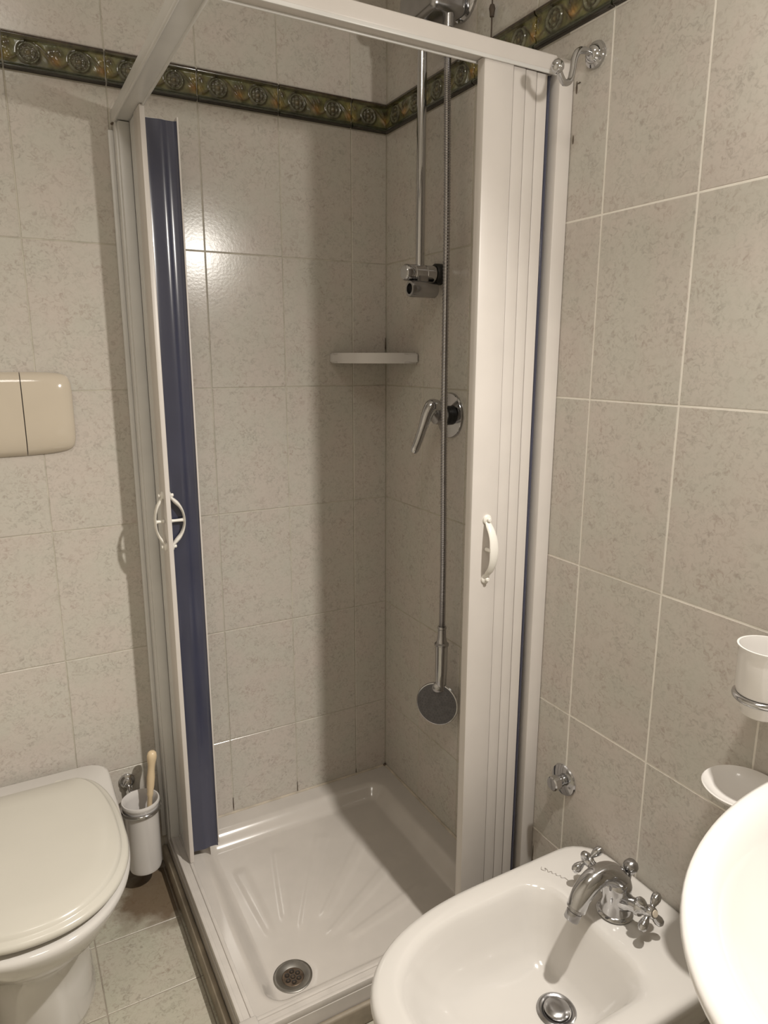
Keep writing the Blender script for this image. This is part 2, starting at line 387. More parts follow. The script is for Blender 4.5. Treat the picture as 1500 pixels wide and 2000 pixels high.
# ------------------------------------------------------------------ shower tray
tray = thing('shower_tray', 'square white enamel shower tray with raised ribs, in the corner on the floor', 'shower tray', (-.35, -.35, 0))
DX, DY = -.545, -.558
def tray_h(x, y):
    xl, xr, yf, yb = -.638, -.056, -.652, -.057
    cx, cy = (xl+xr)/2, (yf+yb)/2; hx, hy = (xr-xl)/2, (yb-yf)/2; r = .055
    qx, qy = abs(x-cx)-hx+r, abs(y-cy)-hy+r
    s = math.hypot(max(qx, 0), max(qy, 0))+min(max(qx, qy), 0)-r
    dd = math.hypot(x-DX, y-DY); fl = .033+.016*min(1, dd/.7)
    t = min(1, max(0, (-s)/.046)); t = t*t*(3-2*t)
    z = .081*(1-t)+fl*t
    if s < 0: z -= .0
    if t > .98 and dd > .10:
        an = math.degrees(math.atan2(y-DY, x-DX))
        for k, (a0, hw, r0, r1) in enumerate(((12, 2.6, .15, .42), (28, 2.6, .12, .45), (43, 2.6, .16, .50), (58, 2.6, .12, .47), (74, 2.6, .15, .42), (91, 2.6, .12, .38), (112, 4.5, .17, .30))):
            q = abs(an-a0)/hw*(.55+.45*dd/.3)
            e = max(0, min(1, (1.5-q)/.9)); g = max(0, min(1, (dd-r0)/.03))*max(0, min(1, (r1-dd)/.03))
            z += .0021*(e*e*(3-2*e))*(g*g*(3-2*g))
    if dd < .052: z = min(z, .0335)
    if dd < .035: z = .024
    # slim lip against the walls
    return z
bm = bmesh.new(); n = 150; xa, xb, ya, yb_ = -.70, -.0005, -.70, -.0005; G = []
for j in range(n+1):
    G.append([bm.verts.new((xa+(xb-xa)*i/n, ya+(yb_-ya)*j/n, tray_h(xa+(xb-xa)*i/n, ya+(yb_-ya)*j/n))) for i in range(n+1)])
for j in range(n):
    for i in range(n): bm.faces.new((G[j][i], G[j][i+1], G[j+1][i+1], G[j+1][i]))
edge = [G[0][i] for i in range(n)]+[G[j][n] for j in range(n)]+[G[n][n-i] for i in range(n)]+[G[n-j][0] for j in range(n)]
low = [bm.verts.new((v.co.x, v.co.y, .004)) for v in edge]
for i in range(len(edge)): k = (i+1) % len(edge); bm.faces.new((edge[i], low[i], low[k], edge[k]))
finish(bm, 'basin', M_TRAY, tray, sharp=50)
bm = bmesh.new()
bm = L([(.0432, .0), (.0432, .0022), (.041, .0034), (.036, .0026), (.029, .0008), (.0245, -.0012), (.0245, -.003)], (DX, DY, .0335), (0, 0, 1), 40)
dr = finish(bm, 'drain', M_STEEL, tray); dr['label'] = 'round steel drain flange with a perforated centre'
bm = L([(.0245, 0), (.0235, .0009), (0, .0011)], (DX, DY, .0318), (0, 0, 1), 32)
finish(bm, 'grate', M_RUST, dr)
bm = bmesh.new()
for k in range(7):
    rr = 0 if k == 6 else .0138; a = PI/3*k+.35
    lathe(bm, [(.0057, 0), (.0057, .0006), (.0048, .0002), (0, -.0002)], (DX+rr*math.cos(a), DY+rr*math.sin(a), .0328), (0, 0, 1), 16)
hl = finish(bm, 'drain_holes', M_HOLE, dr); hl['label'] = 'seven dark holes in the grate'
bm = B((-.7135, -.7125, .0005), (-.700, -.001, .052), .006, 3); box(bm, (-.712, -.7135, .0005), (-.001, -.7005, .052), .006, 3)
finish(bm, 'grout_plinth', M_PLINTH, tray)['label'] = 'dingy brown grout kerb around the foot of the tray'
bm = bmesh.new(); tube(bm, [Vector((-.70+.698*i/20, -.002, .0815)) for i in range(21)], .0038, 8)
tube(bm, [Vector((-.002, -.70+.698*i/20, .0815)) for i in range(21)], .0038, 8)
finish(bm, 'wall_seal', M_SIL, tray)

# ------------------------------------------------------------------ shower enclosure
enc = thing('shower_enclosure', 'white corner shower enclosure with two folded-back concertina doors, standing on the tray', 'shower enclosure', (-.35, -.35, .08))
def rail_poly(z0, z1): return None
# top rails (underside slotted)
def rail(lo, hi, ax):
    bm = bmesh.new(); box(bm, lo, hi, .004, 3)
    return bm
bm = rail((-.702, -.7035, 1.884), (-.036, -.672, 1.913), 0)
finish(bm, 'top_rail', M_PVC, enc)
bm = rail((-.7035, -.672, 1.884), (-.664, -.004, 1.911), 1)
finish(bm, 'top_rail', M_PVC_G, enc)
# lips that hang at both sides of the rail's slot
bm = B((-.664, -.7045, 1.8795), (-.038, -.7005, 1.886), .0012); box(bm, (-.664, -.676, 1.8795), (-.038, -.672, 1.886), .0012)
finish(bm, 'rail_lip', M_PVC_G, enc)
bm = B((-.7045, -.668, 1.8795), (-.7005, -.036, 1.886), .0012); box(bm, (-.668, -.668, 1.8795), (-.664, -.036, 1.886), .0012)
finish(bm, 'rail_lip', M_PVC_G, enc)
bm = B((-.7055, -.7055, 1.882), (-.662, -.670, 1.9145), .005, 3); finish(bm, 'rail_corner', M_PVC_G, enc)
# bottom tracks with a central groove
def track(lo, hi, ax):
    bm = bmesh.new(); a, b = [list(lo), list(hi)], None
    o = 1-ax; w0 = hi[o]-lo[o]
    i0, i1 = list(lo), list(hi); i0[o] += .0012; i1[o] -= .0012; i1[2] = lo[2]+.0135
    box(bm, i0, i1, .001)
    for f0, f1 in ((0, .3), (.7, 1)):
        l2_, h2 = list(lo), list(hi); l2_[o] = lo[o]+w0*f0; h2[o] = lo[o]+w0*f1; l2_[2] = lo[2]
        box(bm, l2_, h2, .0025, 2)
    return bm
finish(track((-.698, -.699, .0813), (-.036, -.668, .098), 0), 'bottom_track', M_TRK, enc)
finish(track((-.697, -.667, .0813), (-.666, -.036, .098), 1), 'bottom_track', M_TRK, enc)
finish(B((-.7005, -.7015, .0795), (-.664, -.664, .1005), .004, 3), 'track_corner', M_TRK, enc)
# wall profiles
bm = B((-.0345, -.7085, .081), (-.0005, -.666, 1.908), .003, 2); box(bm, (-.047, -.668, .081), (-.033, -.662, 1.882), .0015)
finish(bm, 'wall_profile', M_PVC, enc)
bm = B((-.7005, -.0345, .081), (-.666, -.0005, 1.900), .003, 2); box(bm, (-.696, -.047, .081), (-.672, -.033, 1.882), .0015)
box(bm, (-.712, -.008, .081), (-.700, -.0005, 1.872), .003, 2)
finish(bm, 'wall_profile', M_PVC_G, enc)
bm = bmesh.new(); bmesh.ops.create_icosphere(bm, subdivisions=2, radius=1)
for v in bm.verts: v.co = Vector((-.7015+v.co.x*.005, -.014+v.co.y*.010, 1.8825+v.co.z*.0018))
finish(bm, 'mould_stain', M_MOULD, enc)
# doors: closing post + pleats + handles
def handle(bm, c, out, half=.058, proj=.028, w=.0100):
    """arched pull: two round pads with screw bosses, a bowed strap, and a short stud in the middle"""
    c = Vector(c); out = Vector(out).normalized(); side = Vector((0, 0, 1)).cross(out)
    pts = smooth_path([c+Vector((0, 0, half))+out*.003, c+Vector((0, 0, half*.86))+out*proj*.30, c+Vector((0, 0, half*.64))+out*proj*.66, c+Vector((0, 0, half*.35))+out*proj*.91, c+out*proj,
                       c-Vector((0, 0, half*.35))+out*proj*.91, c-Vector((0, 0, half*.64))+out*proj*.66, c-Vector((0, 0, half*.86))+out*proj*.30, c-Vector((0, 0, half))+out*.003], 7)
    n_ = len(pts)
    tube(bm, pts, [w*(.62+.38*math.sin(PI*i/(n_-1))) for i in range(n_)], 12, flat=(tuple(out), .22))
    for s in (1, -1):
        lathe(bm, [(.0098, 0), (.0098, .003), (.0075, .005), (.0042, .0055), (.0042, .0105), (.003, .0115), (0, .0115)], c+Vector((0, 0, s*half*1.06)), out, 16)
    tube(bm, [c+out*.001, c+out*.012, c+out*(proj-.004), c+out*(proj-.001)], [.0042, .0035, .0042, .0085], 12)
    return bm
Z0, Z1 = .0985, 1.8835
# right leaf, folded against the right wall
door = finish(B((-.1975, -.7005, Z0), (-.1335, -.679, Z1), .0022), 'folding_door', M_PVC, enc); door['label'] = 'concertina door folded back at the right wall'
for i, (a, b) in enumerate(((-.1315, -.1045), (-.1032, -.0782), (-.0765, -.0520))):
    bm = B((a, -.6975+.001*i, Z0+.002), (b, -.632, Z1-.002), .0016)
    finish(bm, 'pleat', M_PVC, door)
bm = bmesh.new()
N = 26; poly = [(-.147+.0028*math.sin(4.6*PI*i/N)-.0022, -.679+.046*i/N) for i in range(N+1)]
poly += [(-.147+.0028*math.sin(4.6*PI*i/N)+.0012, -.679+.046*i/N) for i in range(N, -1, -1)]
prism(bm, poly, Z0+.004, Z1-.004)
finish(bm, 'inner_pleat_or_gap_dark', M_FILM, door)['label'] = 'navy glossy inner face of the concertina'
finish(B((-.0512, -.6955, Z0+.003), (-.0452, -.640, Z1-.004), .0008), 'inner_pleat_or_gap_dark', M_FILM, door)  # navy strip darkens the gap beside the wall profile, in place of shade
finish(handle(bmesh.new(), (-.160, -.7005, 1.003), (0, -1, 0)), 'handle', M_HANDLE, door)
finish(handle(bmesh.new(), (-.165, -.679, 1.003), (0, 1, 0), proj=.02), 'handle', M_HANDLE, door)
# left leaf, folded against the back wall
door = finish(B((-.6740, -.1740, Z0), (-.6630, -.108, Z1), .0018), 'folding_door', M_PVC, enc); door['label'] = 'concertina door folded back at the tiled back wall, its navy inside showing'
for i, (a, b) in enumerate(((-.1000, -.0840), (-.0826, -.0666), (-.0652, -.0490))):
    finish(B((-.6725, a-.004, Z0+.002), (-.606, b-.004, Z1-.002), .0016), 'pleat', M_PVC_G, door)
bm = bmesh.new(); N = 48
def wv(t): return -.140+.0014*math.sin(2*PI*(1.5*t+.02))+.0006*math.sin(2*PI*3*t+1)*t-.004*max(0, (t-.88)/.12)**2
poly = [(-.6627+.0700*i/N, wv(i/N)) for i in range(N+1)]+[(-.6627+.0700*i/N, wv(i/N)+.003) for i in range(N, -1, -1)]
prism(bm, poly, Z0+.003, Z1-.014)
finish(bm, 'inner_pleat_or_gap_dark', M_FILM, door, sharp=50)['label'] = 'navy glossy inner panel of the concertina, ribbed lengthwise'
finish(B((-.5925, -.146, Z0+.012), (-.5888, -.104, Z1-.006), .0012), 'pleat_edge', M_PVC, door)
finish(handle(bmesh.new(), (-.6740, -.147, 1.004), (-1, 0, 0), proj=.022), 'handle', M_HANDLE, door)
finish(handle(bmesh.new(), (-.6630, -.152, 1.004), (1, 0, 0), proj=.033), 'handle', M_HANDLE, door)

# ------------------------------------------------------------------ slide rail with bracket and holder
sr = thing('shower_slide_rail', 'chrome vertical slide rail fixed to the right shower wall, holder at its lower end', 'shower rail', (0, -.274, 1.54))
bx, by = -.06, -.274
finish(L([(0, 0), (.0108, 0), (.0108, .53), (0, .53)], (bx, by, 1.585), (0, 0, 1), 24), 'rail_tube', M_CHROME, sr)
bm = L([(.0, 0), (.05, 0), (.05, .006), (.043, .013), (.02, .016), (0, .016)], (0, -.352, 2.150), (-1, 0, 0), 36)
finish(bm, 'wall_flange', M_CHROME, sr)
bm = B((-.104, -.384, 2.098), (-.014, -.236, 2.172), .016, 4); lathe(bm, [(0, -.018), (.0155, -.018), (.0155, .03), (.0155, .05)], (bx, by, 2.092), (0, 0, 1), 24)
lathe(bm, [(0, 0), (.0125, 0), (.0125, .03), (.0125, .05)], (-.05, -.364, 2.074), (0, 0, 1), 20)
finish(bm, 'diverter_body', M_BRUSHED, sr)
finish(L([(0, 0), (.025, 0), (.025, .016), (.022, .020), (0, .020)], (0, by, 1.578), (-1, 0, 0), 28), 'wall_mount', M_BLACK, sr)['label'] = 'black wall mount behind the chrome holder'
bm = L([(0, .0), (.016, .0), (.0195, .002), (.0195, .026), (.0182, .027), (.0182, .029), (.0195, .030), (.0195, .058), (.0182, .059), (.0182, .061), (.0195, .062), (.0195, .080), (.016, .085), (0, .085)], (-.020, by, 1.578), (-1, 0, .0), 28)
finish(bm, 'rail_clamp', M_CHROME, sr)
bm = L([(0, .0), (.017, .0), (.0195, .003), (.0195, .070), (.018, .074), (.0125, .074), (.011, .054), (0, .054)], (-.022, by-.012, 1.540), (-1, 0, 0), 28); box(bm, (-.075, by-.018, 1.548), (-.045, by+.004, 1.574), .003)
finish(bm, 'handset_holder', M_BRUSHED, sr)

# ------------------------------------------------------------------ hand shower on its hose
hs = thing('hand_shower', 'chrome hand shower with grey round spray face hanging head down on its hose', 'shower head', (-.05, -.39, .42))
hp = smooth_path([(-.050, -.364, 2.080), (-.052, -.366, 2.0), (-.05, -.372, 1.70), (-.05, -.377, 1.26), (-.05, -.386, .90), (-.05, -.387, .70)], 60)
fine = []
tot = len(hp)
for a, b in zip(hp, hp[1:]):
    fine += [a, a.lerp(b, .5)]
fine.append(hp[-1])
finish(tube(bmesh.new(), fine, [.0083 if i % 2 else .0068 for i in range(len(fine))], 12), 'hose', M_HOSE, hs, sharp=12)
finish(L([(0, .052), (.0105, .052), (.0115, .049), (.0115, .045), (.0095, .043), (.0105, .040), (.0110, .022), (.0120, .018), (.0140, .008), (.0185, .005), (.0185, 0), (0, 0)], (-.05, -.387, .655), (0, 0, 1), 24), 'connector', M_BRUSHED, hs)
hn = Vector((-.80, -.60, .08)).normalized()
hc_ = Vector((-.054, -.380, .490))
finish(tube(bmesh.new(), smooth_path([(-.05, -.387, .655), (-.05, -.387, .60), (-.050, -.386, .565), (-.047, -.383, .530)], 6), lambda t: .0162-.0020*t, 20), 'grip', M_CHROME, hs)
bm = L([(0, -.014), (.030, -.013), (.052, -.006), (.0575, .0), (.0585, .004), (.0565, .0075), (.0545, .008), (0, .008)], hc_, hn, 48)
head = finish(bm, 'shower_head', M_CHROME, hs)
finish(L([(.0545, 0), (.0540, .0012), (0, .0016)], hc_+hn*.008, hn, 48), 'spray_face', M_FACE, head)['label'] = 'matt grey spray face with rings of nozzles'
bm = bmesh.new(); Fm = frame(hc_+hn*.0094, hn)
for rr, kk in ((.008, 6), (.016, 12), (.024, 18), (.032, 24), (.040, 30), (.047, 36)):
    for k in range(kk):
        p = Fm @ Vector((rr*math.cos(2*PI*k/kk), rr*math.sin(2*PI*k/kk), 0)); lathe(bm, [(.0012, 0), (.0009, .001), (0, .001)], p, hn, 6)
nz_ = finish(bm, 'nozzles', M_NOZ, head); nz_['kind'] = 'stuff'
pn = hc_+Vector((0, 0, .047))+hn*.006
finish(L([(.0135, 0), (.0125, .005), (.008, .008), (0, .009)], pn, hn, 20), 'neck_cap', M_BRUSHED, head)

# ------------------------------------------------------------------ shower mixer
mx = thing('shower_mixer', 'chrome single lever mixer with round plate on the right shower wall', 'mixer tap', (0, -.332, 1.238))
mc = Vector((0, -.332, 1.238))
finish(L([(0, 0), (.0565, 0), (.0565, .003), (.054, .0065), (.030, .0075), (0, .0075)], mc, (-1, 0, 0), 48), 'wall_plate', M_CHROME, mx)
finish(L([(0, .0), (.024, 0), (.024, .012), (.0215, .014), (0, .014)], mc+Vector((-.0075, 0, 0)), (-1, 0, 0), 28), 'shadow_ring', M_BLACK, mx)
finish(L([(0, 0), (.023, 0), (.0245, .004), (.0235, .018), (.020, .028), (0, .030)], mc+Vector((-.0215, 0, .003)), (-1, 0, -.1), 28), 'cartridge_cap', M_BRUSHED, mx)
bm = tube(bmesh.new(), smooth_path([(-.030, -.332, 1.248), (-.052, -.332, 1.262), (-.066, -.332, 1.250), (-.080, -.332, 1.216), (-.094, -.332, 1.180), (-.1085, -.332, 1.150)], 6), lambda t: .0185 if t < .25 else (.0195-.0085*min(1, (t-.2)/.45) if t < .93 else .011-.005*(t-.93)/.07), 18, flat=((0, 1, 0), .95))
finish(bm, 'lever', M_CHROME, mx)

# ------------------------------------------------------------------ corner shelf
sh = bmesh.new(); R_ = .178; arc = [(-.0008, -.0008), (-.0008, -R_+.008), (-.004, -R_), (-.020, -R_)]
for k in range(0, 25):
    a = PI/2*k/24; arc.append((-.030-(R_-.034)*math.sin(a)**.9*1.0, -.030-(R_-.034)*math.cos(a)**.9))
arc += [(-R_, -.020), (-R_, -.004), (-R_+.008, -.0008)]
prism(sh, arc, 1.3635, 1.3905)
bmesh.ops.bevel(sh, geom=[e for e in sh.edges if abs(e.verts[0].co.z-e.verts[1].co.z) < 1e-6], offset=.003, segments=2, affect='EDGES')
t = thing('corner_shelf', 'white quarter-round shelf in the shower corner', 'shelf', (0, 0, 1.364)); finish(sh, 'shelf_slab', M_CUP, t, sharp=35)

# ------------------------------------------------------------------ pull cord
pc = thing('pull_cord', 'thin dark cord with small bead on the right wall above the shower rail', 'cord', (-.008, -.465, 2.03))
finish(tube(bmesh.new(), smooth_path([(-.010, -.4655, 2.60), (-.010, -.4650, 2.30), (-.011, -.466, 2.04), (-.011, -.466, 2.028)], 6), .0016, 8), 'cord', M_CORD, pc)
finish(L([(0, -.012), (.0045, -.011), (.0055, -.002), (.0068, .004), (.0045, .011), (0, .013)], (-.0105, -.4655, 2.078), (0, 0, 1), 14), 'bead', M_CORD, pc)

# ------------------------------------------------------------------ robe hook
rh = thing('robe_hook', 'chrome S-shaped robe hook on the right wall beside the shower rail', 'hook', (0, -.762, 1.90))
finish(L([(0, 0), (.0215, 0), (.0225, .003), (.021, .007), (.016, .009), (.0145, .013), (.0125, .016), (.0085, .019), (0, .019)], (0, -.762, 1.900), (-1, 0, 0), 32), 'rosette', M_CHROME, rh)
hk = smooth_path([(-.016, -.763, 1.9000), (-.034, -.766, 1.900), (-.052, -.770, 1.893), (-.0625, -.773, 1.877), (-.067, -.775, 1.858), (-.074, -.777, 1.842), (-.088, -.780, 1.836), (-.100, -.784, 1.842), (-.110, -.788, 1.851)], 6)
finish(tube(bmesh.new(), hk, lambda t: .0062-.001*t, 14), 'hook_arm', M_CHROME, rh)
finish(L([(0, -.011), (.006, -.0095), (.0105, -.004), (.0112, 0), (.0105, .004), (.006, .0095), (0, .011)], (-.113, -.789, 1.8535), (-.6, -.5, .5), 24), 'hook_ball', M_CHROME, rh)

# ------------------------------------------------------------------ stop valve
sv = thing('stop_valve', 'small chrome stop valve with round plate low on the right wall', 'valve', (0, -.796, .489))
finish(L([(0, 0), (.033, 0), (.0345, .002), (.033, .005), (.020, .0085), (0, .009)], (0, -.796, .489), (-1, 0, 0), 36), 'rosette', M_CHROME, sv)
finish(L([(0, 0), (.011, 0), (.0125, .003), (.0125, .010), (.0155, .012), (.0155, .026), (.013, .0285), (0, .029)], (-.0085, -.796, .489), (-1, 0, 0), 28), 'knob', M_CHROME, sv)

# ------------------------------------------------------------------ flush plate
fp = thing('flush_plate', 'ivory two-button flush plate on the back wall above the toilet', 'flush plate', (-.985, -.005, 1.16))
def bulge(x0, x1, z0, z1, nx_=22, nz_=22, yb=-.003, full=(-1.135, -.835, 1.164, 1.344)):
    bm = bmesh.new(); V = []
    fx0, fx1, fz0, fz1 = full
    for j in range(nz_+1):
        r = []
        for i in range(nx_+1):
            x, z = x0+(x1-x0)*i/nx_, z0+(z1-z0)*j/nz_
            a, b = 2*(x-(fx0+fx1)/2)/(fx1-fx0), 2*(z-(fz0+fz1)/2)/(fz1-fz0)
            d = .019*max(0, 1-abs(a)**7)**.6*max(0, 1-abs(b)**5)**.6+.004*(1-b*b)
            # the outline itself is a soft rectangle
            k = 1-.07*abs(a)**6*abs(b)**6*1.0
            cx, cz = (fx0+fx1)/2, (fz0+fz1)/2
            sag = .006*(1-a*a)*(1 if b < 0 else .4)*abs(b)**3*(1 if b > 0 else -1)
            r.append(bm.verts.new((cx+(x-cx)*k, yb-d-.001, cz+(z-cz)*k+sag)))
        V.append(r)
    for j in range(nz_):
        for i in range(nx_): bm.faces.new((V[j][i], V[j][i+1], V[j+1][i+1], V[j+1][i]))
    E_ = [V[0][i] for i in range(nx_)]+[V[j][nx_] for j in range(nz_)]+[V[nz_][nx_-i] for i in range(nx_)]+[V[nz_-j][0] for j in range(nz_)]
    lo_ = [bm.verts.new((v.co.x, yb, v.co.z)) for v in E_]
    for i in range(len(E_)): k = (i+1) % len(E_); bm.faces.new((E_[i], lo_[i], lo_[k], E_[k]))
    bm.faces.new(lo_)
    return bm
finish(B((-1.128, -.004, 1.172), (-.842, -.0003, 1.336), .001), 'mounting_frame', M_SIL, fp)
finish(bulge(-1.135, -.9405, 1.164, 1.344), 'flush_button', M_IVORY, fp, sharp=50)
finish(bulge(-.9385, -.835, 1.164, 1.344), 'flush_button', M_IVORY, fp, sharp=50)

# ------------------------------------------------------------------ toilet
XC = -1.03
def tp(ub, uf, hw, rb, us, z, e=2.2, rbu=None): return [(XC+v, -u, z) for u, v in dring(ub, uf, hw, rb, us, e, 96, rbu)]
to = thing('toilet', 'white floor-standing toilet with closed lid against the back wall', 'toilet', (XC, -.3, 0))
bm = loft(bmesh.new(), [tp(.03, .440, .098, .03, .30, .001), tp(.028, .450, .102, .03, .31, .02), tp(.028, .440, .096, .03, .30, .10), tp(.028, .462, .100, .03, .30, .18),
    tp(.026, .512, .125, .035, .30, .235), tp(.022, .566, .160, .04, .32, .283), tp(.018, .594, .183, .05, .33, .325), tp(.018, .604, .1915, .05, .34, .346), tp(.0185, .6055, .1925, .05, .34, .355), tp(.021, .602, .190, .05, .34, .361),
    tp(.027, .594, .184, .046, .34, .3635), tp(.20, .52, .10, .04, .34, .3635)])
finish(bm, 'bowl', M_CER, to, sharp=60)
bm = loft(bmesh.new(), [tp(.130, .578, .172, .07, .37, .365, 2.2, .2), tp(.127, .582, .175, .07, .37, .3665, 2.2, .2), tp(.127, .582, .175, .07, .37, .3715, 2.2, .2), tp(.130, .578, .172, .07, .37, .373, 2.2, .2), tp(.19, .53, .10, .06, .40, .373)])
finish(bm, 'seat', M_SEAT, to, sharp=60)
bm = loft(bmesh.new(), [tp(.126, .588, .179, .07, .37, .3745, 2.25, .22), tp(.119, .597, .186, .07, .37, .3765, 2.25, .22), tp(.118, .600, .1880, .07, .37, .382, 2.25, .22), tp(.119, .599, .1865, .07, .37, .388, 2.25, .22), tp(.122, .595, .182, .07, .37, .3915, 2.25, .22),
    tp(.1275, .588, .1755, .068, .37, .3928, 2.22, .22), tp(.1285, .5865, .1745, .068, .37, .3948, 2.22, .22), tp(.130, .584, .1725, .068, .37, .4005, 2.22, .22), tp(.134, .578, .168, .067, .37, .4030, 2.2, .22), tp(.19, .52, .12, .06, .37, .4055, 2.2, .16), tp(.29, .44, .05, .03, .36, .4065)])
finish(bm, 'lid', M_SEAT, to, sharp=60)
for s in (-1, 1): finish(L([(0, 0), (.011, 0), (.011, .014), (.009, .017), (0, .017)], (XC+s*.075, -.098, .3635), (0, 0, 1), 20), 'hinge', M_SEAT, to)

# ------------------------------------------------------------------ toilet brush and holder
bh = thing('brush_holder', 'white ceramic toilet brush pot in a chrome ring on the back wall', 'brush holder', (-.770, -.075, .045))
cx, cy = -.770, -.076
finish(L([(0, .012), (.034, .012), (.040, .016), (.0425, .026), (.0425, .19), (.0445, .199), (.0475, .204), (.0480, .209), (.0465, .213), (.0440, .213), (.0405, .206), (.0388, .195), (.0388, .032), (0, .026)], (cx, cy, .046), (0, 0, 1), 40), 'pot', M_CUP, bh)
ring = [Vector((cx+.0465*math.cos(2*PI*k/48), cy+.0465*math.sin(2*PI*k/48), .2355)) for k in range(49)]
finish(tube(bmesh.new(), ring, .0050, 12, False), 'ring', M_CHROME, bh)
bm = L([(0, 0), (.019, 0), (.020, .003), (.0185, .008), (.013, .011), (.011, .020), (.008, .022), (0, .022)], (-.790, 0, .277), (0, -1, 0), 28)
tube(bm, smooth_path([(-.790, -.010, .277), (-.789, -.024, .272), (-.784, -.028, .252), (-.780, -.031, .2365)], 6), .0055, 12)
finish(bm, 'wall_bracket', M_CHROME, bh)
tb = thing('toilet_brush', 'toilet brush with cream handle leaning in the white pot', 'brush', (-.775, -.078, .06))
A, Bv = Vector((-.766, -.080, .080)), Vector((-.7315, -.070, .3765))
ax = (Bv-A).normalized(); ln = (Bv-A).length
finish(L([(0, .02), (.0062, .02), (.0065, ln-.120), (.0085, ln-.112), (.0078, ln-.105), (.0098, ln-.09), (.0104, ln-.065), (.0088, ln-.045), (.0095, ln-.030), (.0122, ln-.014), (.0124, ln-.006), (.0105, ln+.002), (.006, ln+.0065), (0, ln+.0075)], A, ax, 24), 'brush_grip', M_WOOD, tb)
bm = bmesh.new()
for k in range(260):
    a = k*2.39996; h = .035*random.random()+.0; d = Vector((math.cos(a), math.sin(a), random.uniform(-.3, .3))); p = A+ax*(.004+h)
    q = p+d*.024; tube(bm, [p, q], .0007, 3, False)
finish(bm, 'bristles', M_CUP, tb)['kind'] = 'stuff'

# ------------------------------------------------------------------ bidet
YC = -1.05
def bp_(ub, uf, hw, rb, us, z, e=2.35, dz=None): return [(-u, YC+v, z if dz is None else z+dz(u)) for u, v in dring(ub, uf, hw, rb, us, e, 96)]
bi = thing('bidet', 'white ceramic bidet fixed to the right wall in front of the shower', 'bidet', (-.28, YC, 0))
bm = loft(bmesh.new(), [bp_(.02, .40, .095, .03, .25, .001), bp_(.02, .405, .098, .03, .25, .02), bp_(.02, .40, .092, .03, .25, .12), bp_(.012, .44, .115, .04, .26, .20), bp_(.006, .505, .150, .06, .27, .27),
    bp_(.003, .558, .172, .07, .28, .325), bp_(.002, .580, .180, .075, .28, .365), bp_(.002, .5865, .1825, .075, .28, .385), bp_(.003, .585, .1815, .075, .28, .394), bp_(.006, .580, .178, .073, .28, .399), bp_(.012, .572, .171, .07, .28, .4005),
    bp_(.05, .556, .158, .06, .29, .4003), bp_(.145, .545, .146, .05, .32, .3995), bp_(.160, .537, .139, .05, .32, .397), bp_(.166, .528, .132, .052, .33, .390), bp_(.176, .512, .122, .050, .33, .370),
    bp_(.190, .482, .107, .045, .33, .335), bp_(.206, .435, .088, .035, .32, .303), bp_(.217, .385, .066, .03, .30, .287), bp_(.232, .335, .042, .03, .285, .2805), bp_(.242, .318, .034, .028, .28, .279)])
body = finish(bm, 'basin', M_CER, bi, sharp=60)
dc = Vector((-.254, YC-.016, .2795))
fl = finish(L([(.0, .001), (.034, .001), (.0345, .003), (.031, .0052), (.026, .004), (.0235, .001), (0, .0)], dc, (0, 0, 1), 36), 'waste', M_BRUSHED, bi)
finish(L([(0, .002), (.0215, .002), (.0225, .0065), (.020, .0095), (.010, .0115), (0, .012)], dc, (0, 0, 1), 32), 'plug', M_BRUSHED, fl)
finish(L([(.0225, .0012), (0, .0014)], dc+Vector((0, 0, .0002)), (0, 0, 1), 32), 'waste_gap', M_HOLE, fl)
on_ = Vector((-.94, 0, .30)).normalized(); oc = Vector((-.1752, YC, .362))
ov = finish(L([(.0118, -.004), (.0125, .0006), (.0112, .0012), (.0100, -.001), (.0095, -.004)], oc, on_, 28), 'overflow', M_CER, bi)
finish(L([(.0100, .0), (0, .0002)], oc+on_*.0008, on_, 24), 'overflow_hole', M_HOLE, ov)['label'] = 'dark oval overflow hole'
sig = [(0, .3), (.12, .75), (.22, .55), (.1, .2), (.25, .35), (.33, .6), (.36, .2), (.45, .45), (.52, .2), (.6, .42), (.68, .15), (.78, .4), (.84, .15), (1.0, .3)]
pts = smooth_path([(-.146+.020*a-.016*(b-.3), -.896-.052*a+.002*b, .4006) for a, b in sig], 6)
finish(tube(bmesh.new(), pts, .00055, 6), 'maker_mark', M_MARK, bi)['label'] = 'small grey handwritten signature on the rim'

# ------------------------------------------------------------------ bidet tap
bt = thing('bidet_tap', 'chrome two-handle tap with curved spout on the bidet rim', 'tap', (-.105, -1.045, .40))
F0 = Vector((-.106, -1.046, .4005))
finish(L([(0, 0), (.031, 0), (.0325, .003), (.031, .006), (.0275, .008), (.0265, .012), (.0245, .020), (.0235, .03), (.0255, .045), (.026, .058), (.0225, .070), (.012, .078), (0, .080)], F0, (0, 0, 1), 36), 'body', M_CHROME, bt)
sp = smooth_path([(-.098, -1.046, .448), (-.112, -1.046, .476), (-.138, -1.046, .493), (-.168, -1.046, .492), (-.191, -1.046, .475), (-.203, -1.046, .452)], 8)
spo = finish(tube(bmesh.new(), sp, lambda t: .0215-.0045*t, 24), 'spout', M_CHROME, bt)
tip = Vector((-.2030, -1.046, .452)); td = Vector((-.50, 0, -.87)).normalized()
bm = L([(0, -.002), (.0165, -.002), (.0172, .001), (.0165, .004), (.012, .005), (.012, .008), (.0135, .009), (.0135, .022), (.012, .024), (0, .024)], tip, td, 28)
finish(bm, 'aerator', M_BRUSHED, spo)
